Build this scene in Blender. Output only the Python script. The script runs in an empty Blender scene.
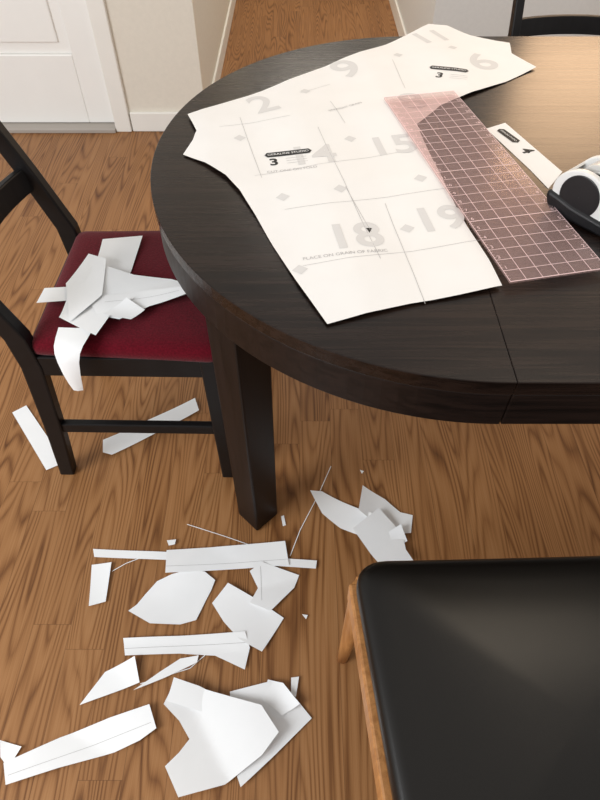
import bpy, bmesh, math, random
from mathutils import Vector, Matrix
random.seed(4)
TZ=0.74          # table top height (m)
def P(s): return [tuple(int(a)/1000 for a in q.split(',')) for q in s.split()]   # outlines in millimetres on their plane
# ---------- helpers ----------
def link(o): bpy.context.scene.collection.objects.link(o); return o
def empty(name,loc=(0,0,0),rot=0):
    e=bpy.data.objects.new(name,None); e.location=loc; e.rotation_euler=(0,0,rot); e.empty_display_size=.05
    return link(e)
def mk(name,verts,faces,mat=None,parent=None,smooth=False,bevel=0,seg=2):
    me=bpy.data.meshes.new(name); me.from_pydata([tuple(v) for v in verts],[],faces); me.update()
    bm=bmesh.new(); bm.from_mesh(me); bmesh.ops.recalc_face_normals(bm,faces=bm.faces); bm.to_mesh(me); bm.free()
    if mat: me.materials.append(mat)
    if smooth:
        for p in me.polygons: p.use_smooth=True
    o=link(bpy.data.objects.new(name,me))
    if parent: o.parent=parent
    if bevel:
        b=o.modifiers.new('b','BEVEL'); b.width=bevel; b.segments=seg; b.limit_method='ANGLE'; b.angle_limit=math.radians(35)
    return o
def box(name,x0,x1,y0,y1,z0,z1,mat,parent=None,bevel=0):
    v=[(x,y,z) for z in (z0,z1) for x,y in ((x0,y0),(x1,y0),(x1,y1),(x0,y1))]
    f=[(3,2,1,0),(4,5,6,7),(0,1,5,4),(1,2,6,5),(2,3,7,6),(3,0,4,7)]
    return mk(name,v,f,mat,parent,bevel=bevel)
def prism(name,poly,z0,z1,mat,parent=None,bevel=0,seg=2):
    n=len(poly)
    v=[(x,y,z0) for x,y in poly]+[(x,y,z1) for x,y in poly]
    f=[tuple(range(n-1,-1,-1)),tuple(range(n,2*n))]+[(i,(i+1)%n,n+(i+1)%n,n+i) for i in range(n)]
    return mk(name,v,f,mat,parent,bevel=bevel,seg=seg)
def loft(name,secs,mat,parent=None,closed_caps=True,smooth=False,bevel=0):
    n=len(secs[0]); v=[p for s in secs for p in s]; f=[]
    for k in range(len(secs)-1):
        for i in range(n):
            f.append((k*n+i,k*n+(i+1)%n,(k+1)*n+(i+1)%n,(k+1)*n+i))
    if closed_caps:
        f.append(tuple(range(n-1,-1,-1))); f.append(tuple((len(secs)-1)*n+i for i in range(n)))
    return mk(name,v,f,mat,parent,smooth=smooth,bevel=bevel)
def rect(x,y,z,wx,wy): return [(x-wx/2,y-wy/2,z),(x+wx/2,y-wy/2,z),(x+wx/2,y+wy/2,z),(x-wx/2,y+wy/2,z)]
def circ(x,y,z,r,n=20): return [(x+r*math.cos(2*math.pi*i/n),y+r*math.sin(2*math.pi*i/n),z) for i in range(n)]
def rings(name,outline,prof,mat,parent=None,dome=0):
    cx=sum(p[0] for p in outline)/len(outline); cy=sum(p[1] for p in outline)/len(outline)
    v=[];f=[];n=len(outline)
    for ins,z in prof:
        for x,y in outline:
            d=math.hypot(x-cx,y-cy); s=max(0.0,1-ins/d)
            v.append((cx+(x-cx)*s,cy+(y-cy)*s,z))
    for k in range(len(prof)-1):
        for i in range(n): f.append((k*n+i,k*n+(i+1)%n,(k+1)*n+(i+1)%n,(k+1)*n+i))
    zt=prof[-1][1]; base=(len(prof)-1)*n
    prev=base
    for s2,zz in ((.88,.2),(.75,.4),(.5,.75),(.25,.95)):
        st=len(v)
        for i in range(n):
            x,y,_=v[base+i]; v.append((cx+(x-cx)*s2,cy+(y-cy)*s2,zt+dome*zz))
        for i in range(n): f.append((prev+i,prev+(i+1)%n,st+(i+1)%n,st+i))
        prev=st
    v.append((cx,cy,zt+dome)); c=len(v)-1
    for i in range(n): f.append((prev+i,prev+(i+1)%n,c))
    f.append(tuple(range(n-1,-1,-1)))
    return mk(name,v,f,mat,parent,smooth=True)
def roundpoly(corners,r,seg=6):
    out=[];n=len(corners)
    for i in range(n):
        p=Vector(corners[i]);a=Vector(corners[i-1]);b=Vector(corners[(i+1)%n])
        rr=r[i] if isinstance(r,(list,tuple)) else r
        p0=p+(a-p).normalized()*rr; p1=p+(b-p).normalized()*rr
        for k in range(seg+1):
            t=k/seg; q=p0*(1-t)**2+p*2*t*(1-t)+p1*t*t; out.append((q.x,q.y))
    return out
def resample(poly,step=.03):
    out=[]
    for i in range(len(poly)):
        a=Vector(poly[i]);b=Vector(poly[(i+1)%len(poly)]);m=max(1,int((b-a).length/step))
        for k in range(m): q=a.lerp(b,k/m); out.append((q.x,q.y))
    return out
# ---------- materials ----------
class N:
    def __init__(s,name):
        s.m=bpy.data.materials.new(name); s.m.use_nodes=True; s.t=s.m.node_tree; s.b=s.t.nodes['Principled BSDF']
    def n(s,typ,**k):
        nd=s.t.nodes.new(typ)
        for a,b in k.items(): setattr(nd,a,b)
        return nd
    def l(s,a,b): s.t.links.new(a,b)
    def math(s,op,a,b=None,c=None):
        nd=s.n('ShaderNodeMath',operation=op)
        for i,x in enumerate((a,b,c)):
            if x is None: continue
            if isinstance(x,(int,float)): nd.inputs[i].default_value=x
            else: s.l(x,nd.inputs[i])
        return nd.outputs[0]
    def comb(s,x,y,z):
        nd=s.n('ShaderNodeCombineXYZ')
        for i,q in enumerate((x,y,z)):
            if isinstance(q,(int,float)): nd.inputs[i].default_value=q
            else: s.l(q,nd.inputs[i])
        return nd.outputs[0]
    def ramp(s,fac,stops):
        nd=s.n('ShaderNodeValToRGB'); cr=nd.color_ramp
        while len(cr.elements)<len(stops): cr.elements.new(.5)
        for e,(p,c) in zip(cr.elements,stops): e.position=p; e.color=(*c,1)
        s.l(fac,nd.inputs[0]); return nd.outputs[0]
    def noise(s,vec,scale=1,detail=3,dist=0,rough=.5):
        nd=s.n('ShaderNodeTexNoise'); nd.inputs['Scale'].default_value=scale; nd.inputs['Detail'].default_value=detail
        nd.inputs['Distortion'].default_value=dist; nd.inputs['Roughness'].default_value=rough
        if vec is not None: s.l(vec,nd.inputs['Vector'])
        return nd.outputs['Fac']
    def bump(s,h,st,dist=.002):
        nd=s.n('ShaderNodeBump'); nd.inputs['Strength'].default_value=st; nd.inputs['Distance'].default_value=dist
        s.l(h,nd.inputs['Height']); s.l(nd.outputs[0],s.b.inputs['Normal'])
def simple(name,col,rough=.6,noise=0,nscale=40,bump=0,sheen=0,spec=.5,metal=0,bd=.002):
    q=N(name); tc=q.n('ShaderNodeTexCoord').outputs['Object']
    nf=q.noise(tc,nscale,4)
    c0=tuple(max(0,c*(1-noise)) for c in col); c1=tuple(min(1,c*(1+noise)) for c in col)
    q.l(q.ramp(nf,[(.3,c0),(.7,c1)]),q.b.inputs['Base Color'])
    q.b.inputs['Roughness'].default_value=rough; q.b.inputs['Specular IOR Level'].default_value=spec; q.b.inputs['Metallic'].default_value=metal
    if sheen: q.b.inputs['Sheen Weight'].default_value=sheen
    if bump: q.bump(nf,bump,bd)
    return q.m
def floor_mat():
    q=N('oak_laminate'); g=q.n('ShaderNodeNewGeometry').outputs['Position']
    sp=q.n('ShaderNodeSeparateXYZ'); q.l(g,sp.inputs[0]); x,y=sp.outputs[0],sp.outputs[1]
    W=.082
    ix=q.math('FLOOR',q.math('DIVIDE',x,W))
    wn=q.n('ShaderNodeTexWhiteNoise',noise_dimensions='1D'); q.l(ix,wn.inputs['W'])
    yy=q.math('ADD',q.math('DIVIDE',y,1.1),q.math('MULTIPLY',wn.outputs['Value'],7))
    iy=q.math('FLOOR',yy)
    w2=q.n('ShaderNodeTexWhiteNoise',noise_dimensions='2D'); q.l(q.comb(ix,iy,0),w2.inputs['Vector']); r=w2.outputs['Value']
    off=q.math('MULTIPLY',r,37)
    lo=q.noise(q.comb(q.math('MULTIPLY',x,11),q.math('MULTIPLY',y,.75),off),1,1.0,.08)
    rg=q.math('FRACT',q.math('MULTIPLY',lo,27))
    ring=q.math('SUBTRACT',1,q.math('ABSOLUTE',q.math('SUBTRACT',q.math('MULTIPLY',rg,2),1)))
    line=q.math('POWER',ring,2.0)
    brk=q.noise(q.comb(q.math('MULTIPLY',x,26),q.math('MULTIPLY',y,3),off),1,2,.0)
    line=q.math('MULTIPLY',line,q.math('ADD',q.math('MULTIPLY',brk,1.5),-.15))
    fine=q.noise(q.comb(q.math('MULTIPLY',x,420),q.math('MULTIPLY',y,5),off),1,4,.2)
    mix=q.math('SUBTRACT',q.math('ADD',.44,q.math('MULTIPLY',fine,.42)),q.math('MULTIPLY',line,.50))
    mix=q.math('ADD',mix,q.math('MULTIPLY',q.math('SUBTRACT',r,.5),.12))
    col=q.ramp(mix,[(.18,(.105,.038,.011)),(.42,(.215,.090,.029)),(.62,(.325,.152,.056)),(.85,(.41,.21,.088))])
    fx=q.math('FRACT',q.math('DIVIDE',x,W)); fy=q.math('FRACT',yy)
    e=q.math('MINIMUM',q.math('MULTIPLY',q.math('MINIMUM',fx,q.math('SUBTRACT',1,fx)),W),q.math('MULTIPLY',q.math('MINIMUM',fy,q.math('SUBTRACT',1,fy)),1.1))
    edge=q.math('LESS_THAN',e,.0006)
    mx=q.n('ShaderNodeMix',data_type='RGBA'); q.l(q.math('MULTIPLY',edge,.5),mx.inputs[0]); q.l(col,mx.inputs[6]); mx.inputs[7].default_value=(.08,.030,.010,1)
    q.l(mx.outputs[2],q.b.inputs['Base Color'])
    q.b.inputs['Roughness'].default_value=.48; q.b.inputs['Specular IOR Level'].default_value=.3; q.bump(mix,.1,.001)
    return q.m
def table_mat(name='espresso_veneer',base=((.005,.0026,.0018),(.019,.010,.007)),rough=.3,axis=0,spec=.33):
    q=N(name); g=q.n('ShaderNodeTexCoord').outputs['Object']
    sp=q.n('ShaderNodeSeparateXYZ'); q.l(g,sp.inputs[0])
    a=[90,90,90]; a[axis]=3
    v=q.comb(*[q.math('MULTIPLY',sp.outputs[i],a[i]) for i in range(3)])
    f=q.noise(v,1,6,.8,.65)
    q.l(q.ramp(f,[(.35,base[0]),(.65,base[1])]),q.b.inputs['Base Color'])
    q.l(q.math('ADD',q.math('MULTIPLY',f,.14),rough-.07),q.b.inputs['Roughness'])
    q.b.inputs['Specular IOR Level'].default_value=spec
    q.bump(f,.12,.0008)
    return q.m
M_floor=floor_mat()
M_table=table_mat(rough=.27)
M_tableZ=table_mat('espresso_leg',base=((.005,.003,.0025),(.014,.008,.0065)),rough=.45,axis=2,spec=.22)
M_tableE=table_mat('espresso_edge',base=((.005,.0028,.0022),(.015,.008,.006)),rough=.42,axis=0,spec=.25)
M_black=simple('black_painted_wood',(.006,.0055,.006),.42,.2,30,.05,spec=.28)
M_red=simple('dark_red_velour',(.105,.0035,.010),.95,.25,260,.4,sheen=.12,spec=.08)
M_leather=simple('black_vinyl',(.005,.0038,.003),.33,.3,900,.14,bd=.0006,spec=.38)
M_oak=table_mat('honey_beech',((.34,.14,.04),(.52,.24,.078)),.4,2,.5)
M_wall=simple('painted_wall',(.76,.71,.62),.85,.02,60,.1)
M_wallk=simple('painted_wall_grey',(.72,.72,.70),.8,.02,60,.1)
M_trim=simple('white_trim',(.86,.84,.79),.45,.01,10)
M_door=simple('white_door_paint',(.90,.89,.86),.42,.01,10)
M_paper=simple('pattern_paper',(.86,.85,.84),.75,.015,15,.0)
M_scrap=simple('white_paper',(.89,.90,.91),.75,.015,15)
M_grey=simple('ink_light_grey',(.69,.68,.675),.8)
M_line=simple('ink_line',(.48,.47,.47),.8)
M_ink=simple('ink_black',(.012,.012,.013),.7)
M_white=simple('ink_white',(.9,.9,.9),.8)
M_plw=simple('white_plastic',(.78,.77,.75),.3)
M_plb=simple('black_plastic',(.008,.008,.009),.35)
M_metal=simple('steel',(.5,.5,.5),.3,metal=1)
M_tape=simple('tape_roll',(.62,.61,.59),.25)
def ruler_mat():
    q=N('pink_acrylic'); tr=q.n('ShaderNodeBsdfTransparent'); tr.inputs[0].default_value=(.985,.92,.915,1)
    q.b.inputs['Base Color'].default_value=(.68,.49,.47,1); q.b.inputs['Roughness'].default_value=.14
    mx=q.n('ShaderNodeMixShader'); mx.inputs[0].default_value=.20
    q.l(tr.outputs[0],mx.inputs[1]); q.l(q.b.outputs[0],mx.inputs[2])
    q.l(mx.outputs[0],q.t.nodes['Material Output'].inputs['Surface']); return q.m
M_ruler=ruler_mat()
M_rline=simple('ruler_print',(.84,.62,.63),.6)
# ---------- room ----------
box('floor',-3.2,3.2,-1.5,6.6,-.05,0,M_floor)
WY=2.69
box('wall_back',-3.2,-1.73,WY,WY+.12,0,2.5,M_wall)
box('wall_hall_corner',-.76,-.42,WY,WY+.12,0,2.5,M_wall)
box('wall_above_door',-1.73,-.76,WY,WY+.12,2.1,2.5,M_wall)
box('wall_hall_left',-.54,-.42,WY+.12,6.5,0,2.5,M_wall)
box('wall_hall_right',.58,.70,2.95,6.5,0,2.5,M_wallk)
box('wall_hall_end',-.54,.7,6.5,6.6,0,2.5,M_wall)
box('wall_kitchen_low',.70,3.2,2.95,3.07,0,1.0,M_wallk)
box('wall_kitchen_top',.70,3.2,2.95,3.07,2.0,2.5,M_wallk)
box('wall_kitchen_side',.70,.95,2.95,3.07,1.0,2.0,M_wallk)
box('wall_kitchen_end',2.2,3.2,2.95,3.07,1.0,2.0,M_wallk)
w=empty('window_1')
for nm,a in (('frame_l',(.95,.99,2.97,3.05,1.0,2.0)),('frame_r',(2.16,2.2,2.97,3.05,1.0,2.0)),('frame_b',(.99,2.16,2.97,3.05,1.0,1.04)),('frame_t',(.99,2.16,2.97,3.05,1.96,2.0)),('mullion',(1.56,1.59,2.98,3.04,1.04,1.96))):
    box(nm,*a,M_trim,w,.003)
box('baseboard_back',-.755,-.42,WY-.014,WY,0,.085,M_trim,bevel=.004)
box('baseboard_hall_left',-.42,-.408,WY-.014,6.5,0,.085,M_trim,bevel=.004)
box('baseboard_hall_right',.568,.58,2.936,6.5,0,.085,M_trim,bevel=.004)
box('baseboard_kitchen',.568,3.2,2.936,2.95,0,.085,M_trim,bevel=.004)
tr=empty('trim_1')
box('casing_r',-.83,-.76,WY-.018,WY+.10,0,2.1,M_trim,tr,.004)
box('casing_l',-1.73,-1.66,WY-.018,WY+.10,0,2.1,M_trim,tr,.004)
box('casing_t',-1.66,-.83,WY-.018,WY+.10,2.04,2.1,M_trim,tr,.004)
box('threshold',-1.66,-.83,WY-.03,WY+.10,0,.018,simple('threshold_metal',(.40,.36,.32),.4),tr,.003)
d=empty('door_1')
DY=WY+.03
def dbox(n,x0,x1,z0,z1,y0=DY,y1=DY+.04): return box(n,x0,x1,y0,y1,z0,z1,M_door,d,.004)
X0,X1=-1.658,-.832
dbox('stile_r',-.955,X1,.02,2.038); dbox('stile_l',X0,-1.535,.02,2.038)
dbox('rail_bottom',-1.535,-.955,.02,.305); dbox('rail_mid',-1.535,-.955,.95,1.08); dbox('rail_top',-1.535,-.955,1.92,2.038)
for i,(z0,z1) in enumerate(((.305,.95),(1.08,1.92))):
    dbox('panel_%d'%i,-1.535,-.955,z0,z1,DY+.014,DY+.03); dbox('raised_%d'%i,-1.49,-1.0,z0+.045,z1-.045,DY+.004,DY+.02)
# ---------- table ----------
TC=(.272,1.073); R=.575; LEAF=.51; EX=.945
tb=empty('dining_table')
def arc(cx,cy,r,a0,a1,n,ex=EX): return [(cx+ex*r*math.cos(math.radians(a0+(a1-a0)*i/n)),cy+r*math.sin(math.radians(a0+(a1-a0)*i/n))) for i in range(n+1)]
g=.0002
left=arc(TC[0]-g,TC[1],R,90,270,72); right=arc(TC[0]+LEAF+g,TC[1],R,-90,90,72)
leaf=[(TC[0]+g,TC[1]-R),(TC[0]+LEAF-g,TC[1]-R),(TC[0]+LEAF-g,TC[1]+R),(TC[0]+g,TC[1]+R)]
AZ=TZ-.088
for n_,p in (('top_left',left),('top_leaf',leaf),('top_right',right)):
    prism(n_,p,TZ-.024,TZ,M_table,tb,.0012,2)
def apron(n_,outer,inner):
    prism(n_,outer+inner[::-1],AZ,TZ-.0255,M_tableE,tb,.0015)
apron('apron_left',arc(TC[0]-g,TC[1],R-.002,90,270,72),arc(TC[0]-g,TC[1],R-.028,90,270,72))
apron('apron_right',arc(TC[0]+LEAF+g,TC[1],R-.002,-90,90,72),arc(TC[0]+LEAF+g,TC[1],R-.028,-90,90,72))
for k,s in enumerate((-1,1)):
    y0,y1=sorted((TC[1]+s*(R-.002),TC[1]+s*(R-.028)))
    box('apron_leaf_%d'%k,TC[0]+.001,TC[0]+LEAF-.001,y0,y1,AZ,TZ-.0255,M_tableE,tb,.002)
for k,s in enumerate((-1,1)):
    box('runner_%d'%k,TC[0]-.42,TC[0]+LEAF+.42,TC[1]+s*.25-.02,TC[1]+s*.25+.02,TZ-.07,TZ-.024,M_tableE,tb)
for k,(sx,sy) in enumerate(((-1,-1),(-1,1),(1,-1),(1,1))):
    cx=TC[0]+(LEAF if sx>0 else 0)+sx*.374; cy=TC[1]+sy*.345
    def dia(z,w):
        h=w/math.sqrt(2); return [(cx,cy-h,z),(cx+h,cy,z),(cx,cy+h,z),(cx-h,cy,z)]
    loft('leg_%d'%k,[dia(0,.068),dia(TZ-.024,.076)],M_tableZ,tb,bevel=.004)
# ---------- red-seated dining chairs ----------
def dining_chair(loc,rot):
    c=empty('dining_chair',loc,rot)
    for k,s in enumerate((-1,1)):
        y=s*.185
        loft('rear_post_%d'%k,[rect(-.242,y,0,.036,.030),rect(-.218,y,.19,.040,.030),rect(-.197,y,.40,.044,.030),rect(-.202,y,.48,.044,.030),rect(-.250,y,.62,.040,.028),rect(-.300,y,.75,.036,.028),rect(-.365,y,.92,.030,.026)],M_black,c,bevel=.004)
        loft('front_leg_%d'%k,[rect(.172,y,0,.032,.032),rect(.172,y,.43,.042,.036)],M_black,c,bevel=.004)
        box('side_stretcher_%d'%k,-.215,.165,y-.009,y+.009,.175,.205,M_black,c,.003)
        box('side_rail_%d'%k,-.185,.165,y-.012,y+.012,.375,.43,M_black,c,.003)
    box('front_rail',.160,.185,-.18,.18,.375,.43,M_black,c,.003)
    box('rear_rail',-.205,-.18,-.18,.18,.375,.43,M_black,c,.003)
    for k,(xz,z,h) in enumerate(((-.246,.605,.05),(-.296,.745,.05),(-.346,.875,.075))):
        secs=[]
        for i in range(13):
            t=-1+2*i/12; yy=t*.18; xx=xz-.035*(1-t*t)
            secs.append([(xx-.008,yy,z-h/2),(xx+.008,yy,z-h/2),(xx-.002,yy,z+h/2),(xx-.018,yy,z+h/2)])
        loft('back_slat_%d'%k,secs,M_black,c,bevel=.003)
    out=resample(roundpoly([(-.186,-.195),(.20,-.212),(.20,.212),(-.186,.195)],[.02,.03,.03,.02]),.03)
    rings('seat_cushion',out,[(.008,.430),(0,.438),(0,.452),(.004,.460),(.012,.465),(.03,.469)],M_red,c,dome=.006)
    return c
chair1=dining_chair((-.350,1.035,0),math.radians(-1))
chair2=dining_chair((.86,1.86,0),math.radians(-90))
# ---------- near chair, black vinyl seat on beech frame ----------
vc=empty('upholstered_chair')
out=resample(roundpoly([(.080,.400),(.62,.415),(.585,-.05),(.130,-.05)],[.05,.05,.03,.03],8),.03)
rings('seat_cushion',out,[(.014,.398),(.004,.405),(0,.420),(0,.434),(.003,.443),(.010,.449),(.022,.452),(.045,.454)],M_leather,vc,dome=.014)
fr=[(.088,.385),(.60,.398),(.57,-.045),(.130,-.045)]
for i in range(4):
    a=Vector(fr[i]);b=Vector(fr[(i+1)%4]); u=(b-a).normalized(); nn=Vector((u.y,-u.x))*.012
    prism('seat_rail_%d'%i,[tuple(a+nn),tuple(b+nn),tuple(b-nn),tuple(a-nn)],.345,.397,M_oak,vc,.004)
for k,(x,y,fx,fy) in enumerate(((.100,.372,.088,.390),(.595,.385,.62,.40),(.155,-.03,.14,-.10),(.56,-.03,.58,-.10))):
    top=.396 if k<2 else .40
    secs=[circ(fx,fy,0,.011),circ(x*.3+fx*.7,y*.3+fy*.7,.12,.014),circ(x*.8+fx*.2,y*.8+fy*.2,.32,.020),circ(x,y,top,.022)]
    if k>=2: secs+= [circ(x,y-.03,.60,.016),circ(x,y-.06,.80,.013)]
    loft('leg_%d'%k,secs,M_oak,vc,smooth=True)
secs=[]
for i in range(17):
    t=-1+2*i/16; xx=.357+t*.225; yy=-.085-.05*(1-t*t)
    secs.append([(xx,yy-.014,.66),(xx,yy+.014,.66),(xx,yy+.002,.80),(xx,yy-.022,.80)])
loft('backrest',secs,M_leather,vc,bevel=.008)
# ---------- paper ----------
def cut(bm,cell):
    xs=[v.co.x for v in bm.verts]; ys=[v.co.y for v in bm.verts]
    for ax,lo,hi in ((0,min(xs),max(xs)),(1,min(ys),max(ys))):
        k=math.ceil(lo/cell)
        while k*cell<hi:
            co=[0,0,0];no=[0,0,0];co[ax]=k*cell+1e-5;no[ax]=1
            bmesh.ops.bisect_plane(bm,geom=bm.verts[:]+bm.edges[:]+bm.faces[:],plane_co=co,plane_no=no,dist=1e-6); k+=1
def sheet(name,pts,z,hf,mat,parent,cell=.02):
    bm=bmesh.new(); vs=[bm.verts.new((x,y,0)) for x,y in pts]; f=bm.faces.new(vs)
    bm.normal_update()
    if f.normal.z<0: f.normal_flip()
    bmesh.ops.triangulate(bm,faces=bm.faces[:],ngon_method='EAR_CLIP')
    cut(bm,cell)
    for v in bm.verts: v.co.z=z+hf(v.co.x,v.co.y)
    me=bpy.data.meshes.new(name); bm.to_mesh(me); bm.free(); me.materials.append(mat)
    for p in me.polygons: p.use_smooth=True
    o=link(bpy.data.objects.new(name,me)); o.parent=parent; return o
def drape(o,hf,z,cell=.01):
    bm=bmesh.new(); bm.from_mesh(o.data); bmesh.ops.triangulate(bm,faces=bm.faces[:]); cut(bm,cell)
    for v in bm.verts: v.co.z=z+hf(v.co.x,v.co.y)
    bm.normal_update()
    for f in bm.faces:
        if f.normal.z<0: f.normal_flip()
    bm.to_mesh(o.data); bm.free()
def text(name,s,x,y,size,ang,mat,parent,hf,z,bold=.0,sx=1):
    cu=bpy.data.curves.new(name,'FONT'); cu.body=s; cu.size=size; cu.align_x='CENTER'; cu.align_y='CENTER'; cu.offset=bold
    o=link(bpy.data.objects.new(name,cu)); dg=bpy.context.evaluated_depsgraph_get(); dg.update()
    me=bpy.data.meshes.new_from_object(o.evaluated_get(dg)); bpy.data.objects.remove(o); bpy.data.curves.remove(cu)
    me.transform(Matrix.Translation((x,y,0))@Matrix.Rotation(ang,4,'Z')@Matrix.Diagonal((sx,1,1,1)))
    me.materials.clear(); me.materials.append(mat)
    o=link(bpy.data.objects.new(name,me)); o.parent=parent; drape(o,hf,z); return o
def flat(name,pts,mat,parent,hf,z):
    o=mk(name,[(x,y,0) for x,y in pts],[tuple(range(len(pts)))],mat,parent); drape(o,hf,z); return o
def seg(name,a,b,w,mat,parent,hf,z):
    a=Vector(a);b=Vector(b);u=(b-a).normalized();n_=Vector((-u.y,u.x))*w/2
    return flat(name,[tuple(a-n_),tuple(b-n_),tuple(b+n_),tuple(a+n_)],mat,parent,hf,z)
GA=math.radians(9)
def tri(t): t=t%1; return math.sqrt((2*t-1)**2+.006)
def hB(x,y):
    u=x*math.cos(GA)+y*math.sin(GA); v=-x*math.sin(GA)+y*math.cos(GA)
    return .0036*tri(u/.19)+.0036*tri(v/.26+.4)+.0007*math.sin(x*31+2)*math.sin(y*23)+.0004
pat=empty('sewing_pattern')
pA=P('-226,1215 -175,1255 -81,1330 0,1402 105,1501 205,1585 327,1717 374,1710 422,1649 474,1604 504,1585 495,1524 535,1450 449,1376 356,1311 288,1255 191,1120 0,1027 -154,1027 -206,1081 -200,1144')
pB=P('-201,1136 -203,1110 -216,1059 -172,1027 -131,982 -103,933 -74,864 -43,782 -3,686 37,601 90,621 154,642 220,659 290,679 282,739 267,825 253,927 240,1044 230,1168 205,1283 190,1350 84,1283 -60,1210')
sheet('sheet_upper',pA,TZ+.0003,hB,M_paper,pat,.01); sheet('sheet_lower',pB,TZ+.0008,hB,M_paper,pat,.01)
PL=TZ+.00115; PU=TZ+.00065     # print heights on the lower / upper sheet
def tt(s,x,y,size,ang,mat=M_grey,bold=.002,sx=1,z=None):
    text('print_'+''.join(ch for ch in s if ch.isalnum())[:6],s,x/1000,y/1000,size,math.radians(ang),mat,pat,hB,PL if z is None else z,bold,sx)
tt('18',85,800,.092,9); tt('15',173,1089,.095,9); tt('14',22,1052,.092,9); tt('19',226,847,.090,9); tt('8',233,1273,.10,9,sx=1.1,z=PL)
tt('2',-76,1262,.110,26,z=PU); tt('9',106,1437,.118,24,sx=1.1,z=PU); tt('6',418,1478,.12,20,sx=1.1,z=PU); tt('11',322,1628,.10,24,z=PU)
def diamond(x,y,r=.012,a=GA):
    flat('diamond',[(x+r*math.cos(a+k*math.pi/2),y+r*math.sin(a+k*math.pi/2)) for k in range(4)],M_grey,pat,hB,PU if y>1.30 else PL)
for p in P('171,825 69,936 210,969 -29,912 96,1120 11,1326 229,1518 363,1560 -115,1120 0,718'): diamond(*p)
for s in ('-25,876 279,943','4,727 289,790','35,1160 121,742','142,896 175,642','-80,982 234,1081','78,943 114,811','-120,1202 -67,975','63,1275 89,1181','-157,1160 -20,1205','0,1316 65,1365','213,1489 226,1340'):
    a,b=P(s); seg('grid_line',a,b,.0008,M_line,pat,hB,PU if a[1]>1.30 else PL)
def banner(x,y,ang,num,dx=-.03,dy=-.028,parent=pat,hf=hB,z=PL,L=.078,lines=3):
    a=math.radians(ang); c,s=math.cos(a),math.sin(a)
    W=lambda u,v:(x+u*c-v*s,y+u*s+v*c)
    flat('label_banner',[W(-L/2,-.0085),W(L/2,-.0085),W(L/2+.005,0),W(L/2,.0085),W(-L/2,.0085),W(-L/2-.005,0)],M_ink,parent,hf,z+.0002)
    text('label_text','GERALINE STUDIO',x,y,.0092*L/.078,a,M_white,parent,hf,z+.0006,.0)
    q=W(dx,dy); text('label_number',num,*q,.034,a,M_ink,parent,hf,z,.0010)
    for k in range(lines):
        p=W(dx+.045,dy+.010-.009*k); seg('label_line',(p[0]-.022*c,p[1]-.022*s),(p[0]+.016*c,p[1]+.016*s),.0010,M_line,parent,hf,z)
banner(-.022,1.063,9,'3'); banner(.335,1.438,-18,'3',-.015,-.036,z=PU)
tt('CUT ONE ON FOLD',-14,1002,.010,9,M_line,0); tt('PLACE ON GRAIN OF FABRIC',69,754,.010,9,M_line,0); tt('STRAIGHT GRAIN',93,1248,.010,30,M_line,0)
flat('arrow',P('105,825 115,825 110,811'),M_ink,pat,hB,PL)
ps=empty('pattern_strip'); h0=lambda x,y:0.0
sheet('strip_sheet',P('365,1164 408,1189 469,1002 429,946 413,1009'),TZ+.0006,h0,M_paper,ps)
banner(.402,1.135,-66,'4',.062,-.004,ps,h0,TZ+.0009,.05,0)
# ---------- ruler ----------
rl=empty('quilting_ruler')
D=Vector((.300,.679)); A=Vector((.172,1.283)); u=(A-D).normalized(); v=Vector((u.y,-u.x)); L=.6096; Wd=.1524
rz=TZ+.0096
Q=lambda s,t:tuple(D+u*s+v*t)
prism('acrylic',[Q(0,0),Q(0,Wd),Q(L,Wd),Q(L,0)],rz,rz+.003,M_ruler,rl)
for i in range(25):
    s=min(max(i*.0254,.0006),L-.0006); seg('cross_line',Q(s,.0005),Q(s,Wd-.0005),.0010 if i%6 else .0016,M_rline,rl,h0,rz+.0032)
for j in range(7):
    t=min(max(j*.0254,.0006),Wd-.0006); seg('long_line',Q(.0005,t),Q(L-.0005,t),.0010,M_rline,rl,h0,rz+.0033)
for i in range(0,192,2):
    s=i*.003175
    for t0,t1 in ((.0,.004),(Wd-.004,Wd)):
        seg('tick',Q(s+.0003,t0),Q(s+.0003,t1),.0005,M_rline,rl,h0,rz+.0034)
ang=math.atan2(v.y,v.x)
for i in range(1,24):
    for t in (.0075,Wd-.0075):
        p=Q(i*.0254+.006,t); text('numeral',str(i),p[0],p[1],.010,ang,M_rline,rl,h0,rz+.0036)
def join(parent,prefix,newname):
    obs=[o for o in bpy.data.objects if o.parent==parent and o.name.split('.')[0] in prefix]
    bm=bmesh.new(); mats=[]
    for o in obs:
        me=o.data; m=me.materials[0]
        if m not in mats: mats.append(m)
        i=mats.index(m)
        for p in me.polygons: p.material_index=i
        bm.from_mesh(me)
    me=bpy.data.meshes.new(newname); bm.to_mesh(me); bm.free()
    for m in mats: me.materials.append(m)
    for o in obs: bpy.data.objects.remove(o)
    o=link(bpy.data.objects.new(newname,me)); o.parent=parent
join(rl,('cross_line','long_line','tick','numeral'),'printed_grid')
join(pat,('grid_line','diamond'),'printed_lines')
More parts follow.
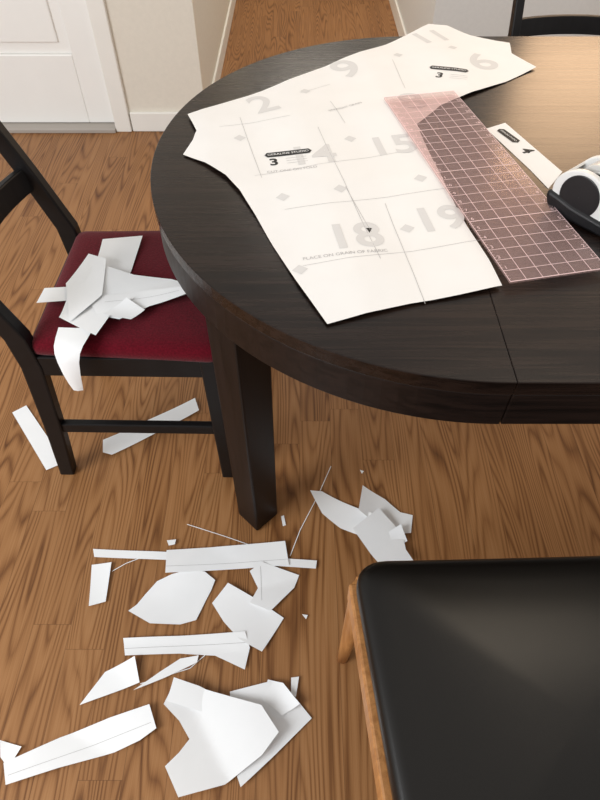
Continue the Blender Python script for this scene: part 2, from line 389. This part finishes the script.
# ---------- tape dispenser (rounded rear at -x, cutter at +x) ----------
td=empty('tape_dispenser',(.490,.848,TZ),math.radians(-50)); td.scale=(1.18,1.18,1.18)
def prof_extrude(name,prof,y0,y1,mat,bev=.002):
    n=len(prof); vv=[(x,y0,z) for x,z in prof]+[(x,y1,z) for x,z in prof]
    f=[tuple(range(n)),tuple(range(2*n-1,n-1,-1))]+[(i,n+i,n+(i+1)%n,(i+1)%n) for i in range(n)]
    return mk(name,vv,f,mat,td,bevel=bev,seg=3)
rear=[(-.030+.040*math.cos(math.radians(a)),.036+.034*math.sin(math.radians(a))) for a in range(60,226,11)]
shell=[(-.056,.012)]+rear[::-1]+[(.004,.052),(.020,.038),(.036,.031),(.052,.031),(.064,.037),(.074,.039),(.080,.030),(.080,.012)]
prof_extrude('side_near',shell,-.033,-.023,M_plw,.004); prof_extrude('side_far',shell,.023,.033,M_plw,.004)
rear_in=[(-.030+.036*math.cos(math.radians(a)),.036+.030*math.sin(math.radians(a))) for a in range(150,226,9)]
prof_extrude('rear_shell',[(-.030+.040*math.cos(math.radians(a)),.036+.034*math.sin(math.radians(a))) for a in range(150,226,9)]+rear_in[::-1],-.024,.024,M_plw,.0005)
prof_extrude('weighted_base',[(-.058,0),(-.068,.008),(-.074,.020),(-.074,.030),(-.060,.028),(-.030,.022),(.010,.019),(.050,.020),(.083,.024),(.087,.010),(.080,0)],-.037,.037,M_plb,.005)
prof_extrude('inner_body',[(-.055,.018),(-.050,.026),(.000,.026),(.022,.032),(.050,.030),(.064,.036),(.076,.037),(.078,.018)],-.0235,.0235,M_plb)
prof_extrude('cutter',[(.070,.036),(.084,.040),(.086,.044),(.074,.042)],-.013,.013,M_metal,.0005)
def disc(name,r0,r1,y0,y1,cx,cz,mat):
    n=40; vv=[];f=[]
    for r,yy in ((r0,y0),(r1,y0),(r1,y1),(r0,y1)):
        for i in range(n): a=2*math.pi*i/n; vv.append((cx+r*math.cos(a),yy,cz+r*math.sin(a)))
    for k in range(4):
        for i in range(n): f.append((k*n+i,k*n+(i+1)%n,((k+1)%4)*n+(i+1)%n,((k+1)%4)*n+i))
    return mk(name,vv,f,mat,td,bevel=.0008)
disc('tape_roll',.018,.026,-.011,.011,-.024,.048,M_tape); disc('roll_core',.015,.018,-.0115,.0115,-.024,.048,M_plw); disc('hub',.001,.015,-.0235,.0235,-.024,.048,M_plb)
disc('side_plate_near',.0003,.0285,-.0345,-.032,-.029,.037,M_plb); disc('side_plate_far',.0003,.0285,.032,.0345,-.029,.037,M_plb)
# ---------- scraps ----------
def curl(pts,amp,mode,seed):
    rr=random.Random(seed); cx=sum(p[0] for p in pts)/len(pts); cy=sum(p[1] for p in pts)/len(pts)
    a=rr.uniform(0,math.pi); ca,sa=math.cos(a),math.sin(a)
    Lm=max(math.hypot(p[0]-cx,p[1]-cy) for p in pts)
    p1,p2=rr.uniform(0,6),rr.uniform(0,6)
    def h(x,y):
        s=((x-cx)*ca+(y-cy)*sa)/Lm
        b=amp*(s*s if mode==0 else (abs(s) if mode==1 else max(0,s+.2)**2))
        return b+.0012*(1+math.sin(28*x+p1)*math.sin(24*y+p2))
    return h
fs=empty('paper_scraps')
S=[('-799,1044 -767,1069 -610,877 -652,853',.006,0),
('-526,948 -296,1091 -280,1048 -492,899 -517,906',.006,0),
('-483,634 -307,626 -304,606 -476,614',.003,0),
('-116,616 39,604 36,584 -110,596',.003,0),
('-310,629 -35,651 -25,592 -304,572',.008,1),
('-477,594 -432,599 -427,508 -461,497',.004,0),
('-374,488 -358,503 -344,526 -322,556 -290,572 -251,582 -216,577 -191,558 -198,535 -209,508 -224,468 -257,458 -322,460',.012,0),
('-114,577 -87,599 -2,570 -13,540 -63,486 -110,505 -94,540',.010,1),
('-193,505 -161,549 -93,512 -35,473 -79,400 -127,426 -164,464',.012,0),
('-374,430 -254,434 -117,443 -105,410 -113,366 -176,394 -250,398 -363,394',.012,1),
('-435,300 -398,362 -340,390 -323,341',.014,2),
('-333,326 -286,362 -248,388 -210,394 -212,380 -274,351',.006,0),
('-573,239 -528,228 -544,193 -564,211',.006,0),
('-551,200 -460,243 -371,277 -296,300 -276,258 -305,238 -350,219 -447,193 -535,165',.016,1),
('-140,324 -61,343 -6,310 23,277 -47,214 -108,162 -128,206',.010,0),
('-267,299 -251,345 -170,321 -75,295 -40,248 -71,211 -137,166 -217,145 -248,193 -226,216 -210,239 -233,270',.022,1),
('-251,345 -201,332 -147,310 -98,284 -120,267 -153,281 -196,288 -261,304',.016,2),
('-18,351 -2,353 -8,315 -18,317',.002,0),
('-65,347 -34,339 0,299 -35,281 -75,310',.014,2),
('25,785 55,787 111,756 175,720 147,662 96,688 54,726',.018,0),
('155,793 210,765 244,731 274,723 264,675 218,672 141,726',.022,2),
('124,677 190,731 242,669 244,626 259,592 179,594',.016,1),
('155,644 239,688 251,649 175,606',.010,2),
('-313,654 -292,657 -293,644 -307,641',.001,0),('-46,720 -39,723 -34,696 -41,693',.001,0),('4,481 17,479 13,470',.001,0),('154,853 164,850 158,841',.001,0)]
PR={9:'-366,408 -112,420',13:'-536,180 -288,268',4:'-306,588 -28,606',7:'-90,588 -84,510'}
for i,(s,a,m) in enumerate(S):
    q=P(s); z=.001+.0007*(i%6)+(.006 if i in (15,16,18,21,22) else 0); h=curl(q,a,m,i+3)
    sheet('scrap_%02d'%i,q,z,h,M_scrap,fs,.01)
    if i in PR: seg('printed_line_%02d'%i,*P(PR[i]),.0008,M_line,fs,h,z+.0005)
for i,s in enumerate(('-272,699 -178,667 -89,634','-23,617 0,683 45,779 80,866','-428,580 -400,599 -370,612','-323,340 -226,370 -165,426')):
    q=P(s)
    for a,b in zip(q,q[1:]): seg('sliver_%d'%i,a,b,.0018,M_scrap,fs,lambda x,y:.002,.0)
cs=empty('paper_scraps')
SZ=.478
S2=[('-454,1171 -364,1183 -368,1054 -385,993 -448,993 -452,1089',.004,0),
('-542,946 -540,996 -467,1003 -358,987 -356,952 -457,961',.004,0),
('-483,900 -477,1000 -442,1061 -355,1030 -275,1023 -239,1010 -247,977 -334,971 -380,906 -393,837',.016,1),
('-441,961 -315,984 -219,987 -215,964 -307,933 -361,894 -408,906',.012,2),
('-396,906 -356,952 -313,918 -336,888',.010,0),
('-493,1000 -463,1090 -420,1070 -408,961 -456,880',.018,2)]
for i,(s,a,m) in enumerate(S2):
    q=P(s); h=curl(q,a,m,i+40); z=SZ-.001+.0025*i; sheet('scrap_%02d'%i,q,z,h,M_scrap,cs,.01)
    if i==3: seg('printed_line',(-.40,.945),(-.25,.972),.0008,M_line,cs,h,z+.0005)
vv=[];ff=[]
y_edge=.818
path=[(.05,SZ+.010),(.02,SZ+.010),(0,SZ+.008),(-.012,SZ-.001),(-.018,SZ-.02),(-.020,SZ-.05),(-.018,SZ-.08),(-.014,SZ-.105)]
for k,(dy,z) in enumerate(path):
    t=k/(len(path)-1); xa=-.475+.012*t; xb=-.405-.038*t
    vv+=[(xa,y_edge+dy,z),((xa+xb)/2,y_edge+dy-.004,z+.002),(xb,y_edge+dy,z)]
for k in range(len(path)-1):
    for j in (0,1): ff.append((k*3+j,k*3+j+1,(k+1)*3+j+1,(k+1)*3+j))
mk('scrap_hanging',vv,ff,M_scrap,cs,smooth=True)
# ---------- lights ----------
def area(name,loc,target,sx,sy,power,col):
    l=bpy.data.lights.new(name,'AREA'); l.shape='RECTANGLE'; l.size=sx; l.size_y=sy; l.energy=power; l.color=col
    o=link(bpy.data.objects.new(name,l)); o.location=loc
    o.rotation_euler=(Vector(target)-Vector(loc)).to_track_quat('-Z','Y').to_euler(); return o
area('window_daylight',(1.575,3.0,1.5),(1.575,0,1.3),1.1,.85,20,(1,.64,.36))
area('room_window_light',(-2.4,-.9,1.9),(-.3,1.0,.2),1.6,1.4,86,(.95,.975,1))
area('ceiling_lamp',(.9,1.25,2.35),(.9,1.25,0),.7,.7,8,(1,.84,.64))
area('hall_lamp',(.1,4.2,2.4),(.1,4.2,0),.5,.5,20,(1,.90,.76))
wd=bpy.data.worlds.new('World'); bpy.context.scene.world=wd; wd.use_nodes=True
bg=wd.node_tree.nodes['Background']; bg.inputs[0].default_value=(1,.975,.94,1); bg.inputs[1].default_value=.62
bpy.context.scene.view_settings.view_transform='Standard'
cam=bpy.data.cameras.new('Camera'); cam.sensor_fit='VERTICAL'; cam.sensor_height=24; cam.lens=18; cam.clip_start=.01
co=link(bpy.data.objects.new('Camera',cam)); co.location=(0,0,1.30); co.rotation_euler=(math.radians(40),0,0)
bpy.context.scene.camera=co
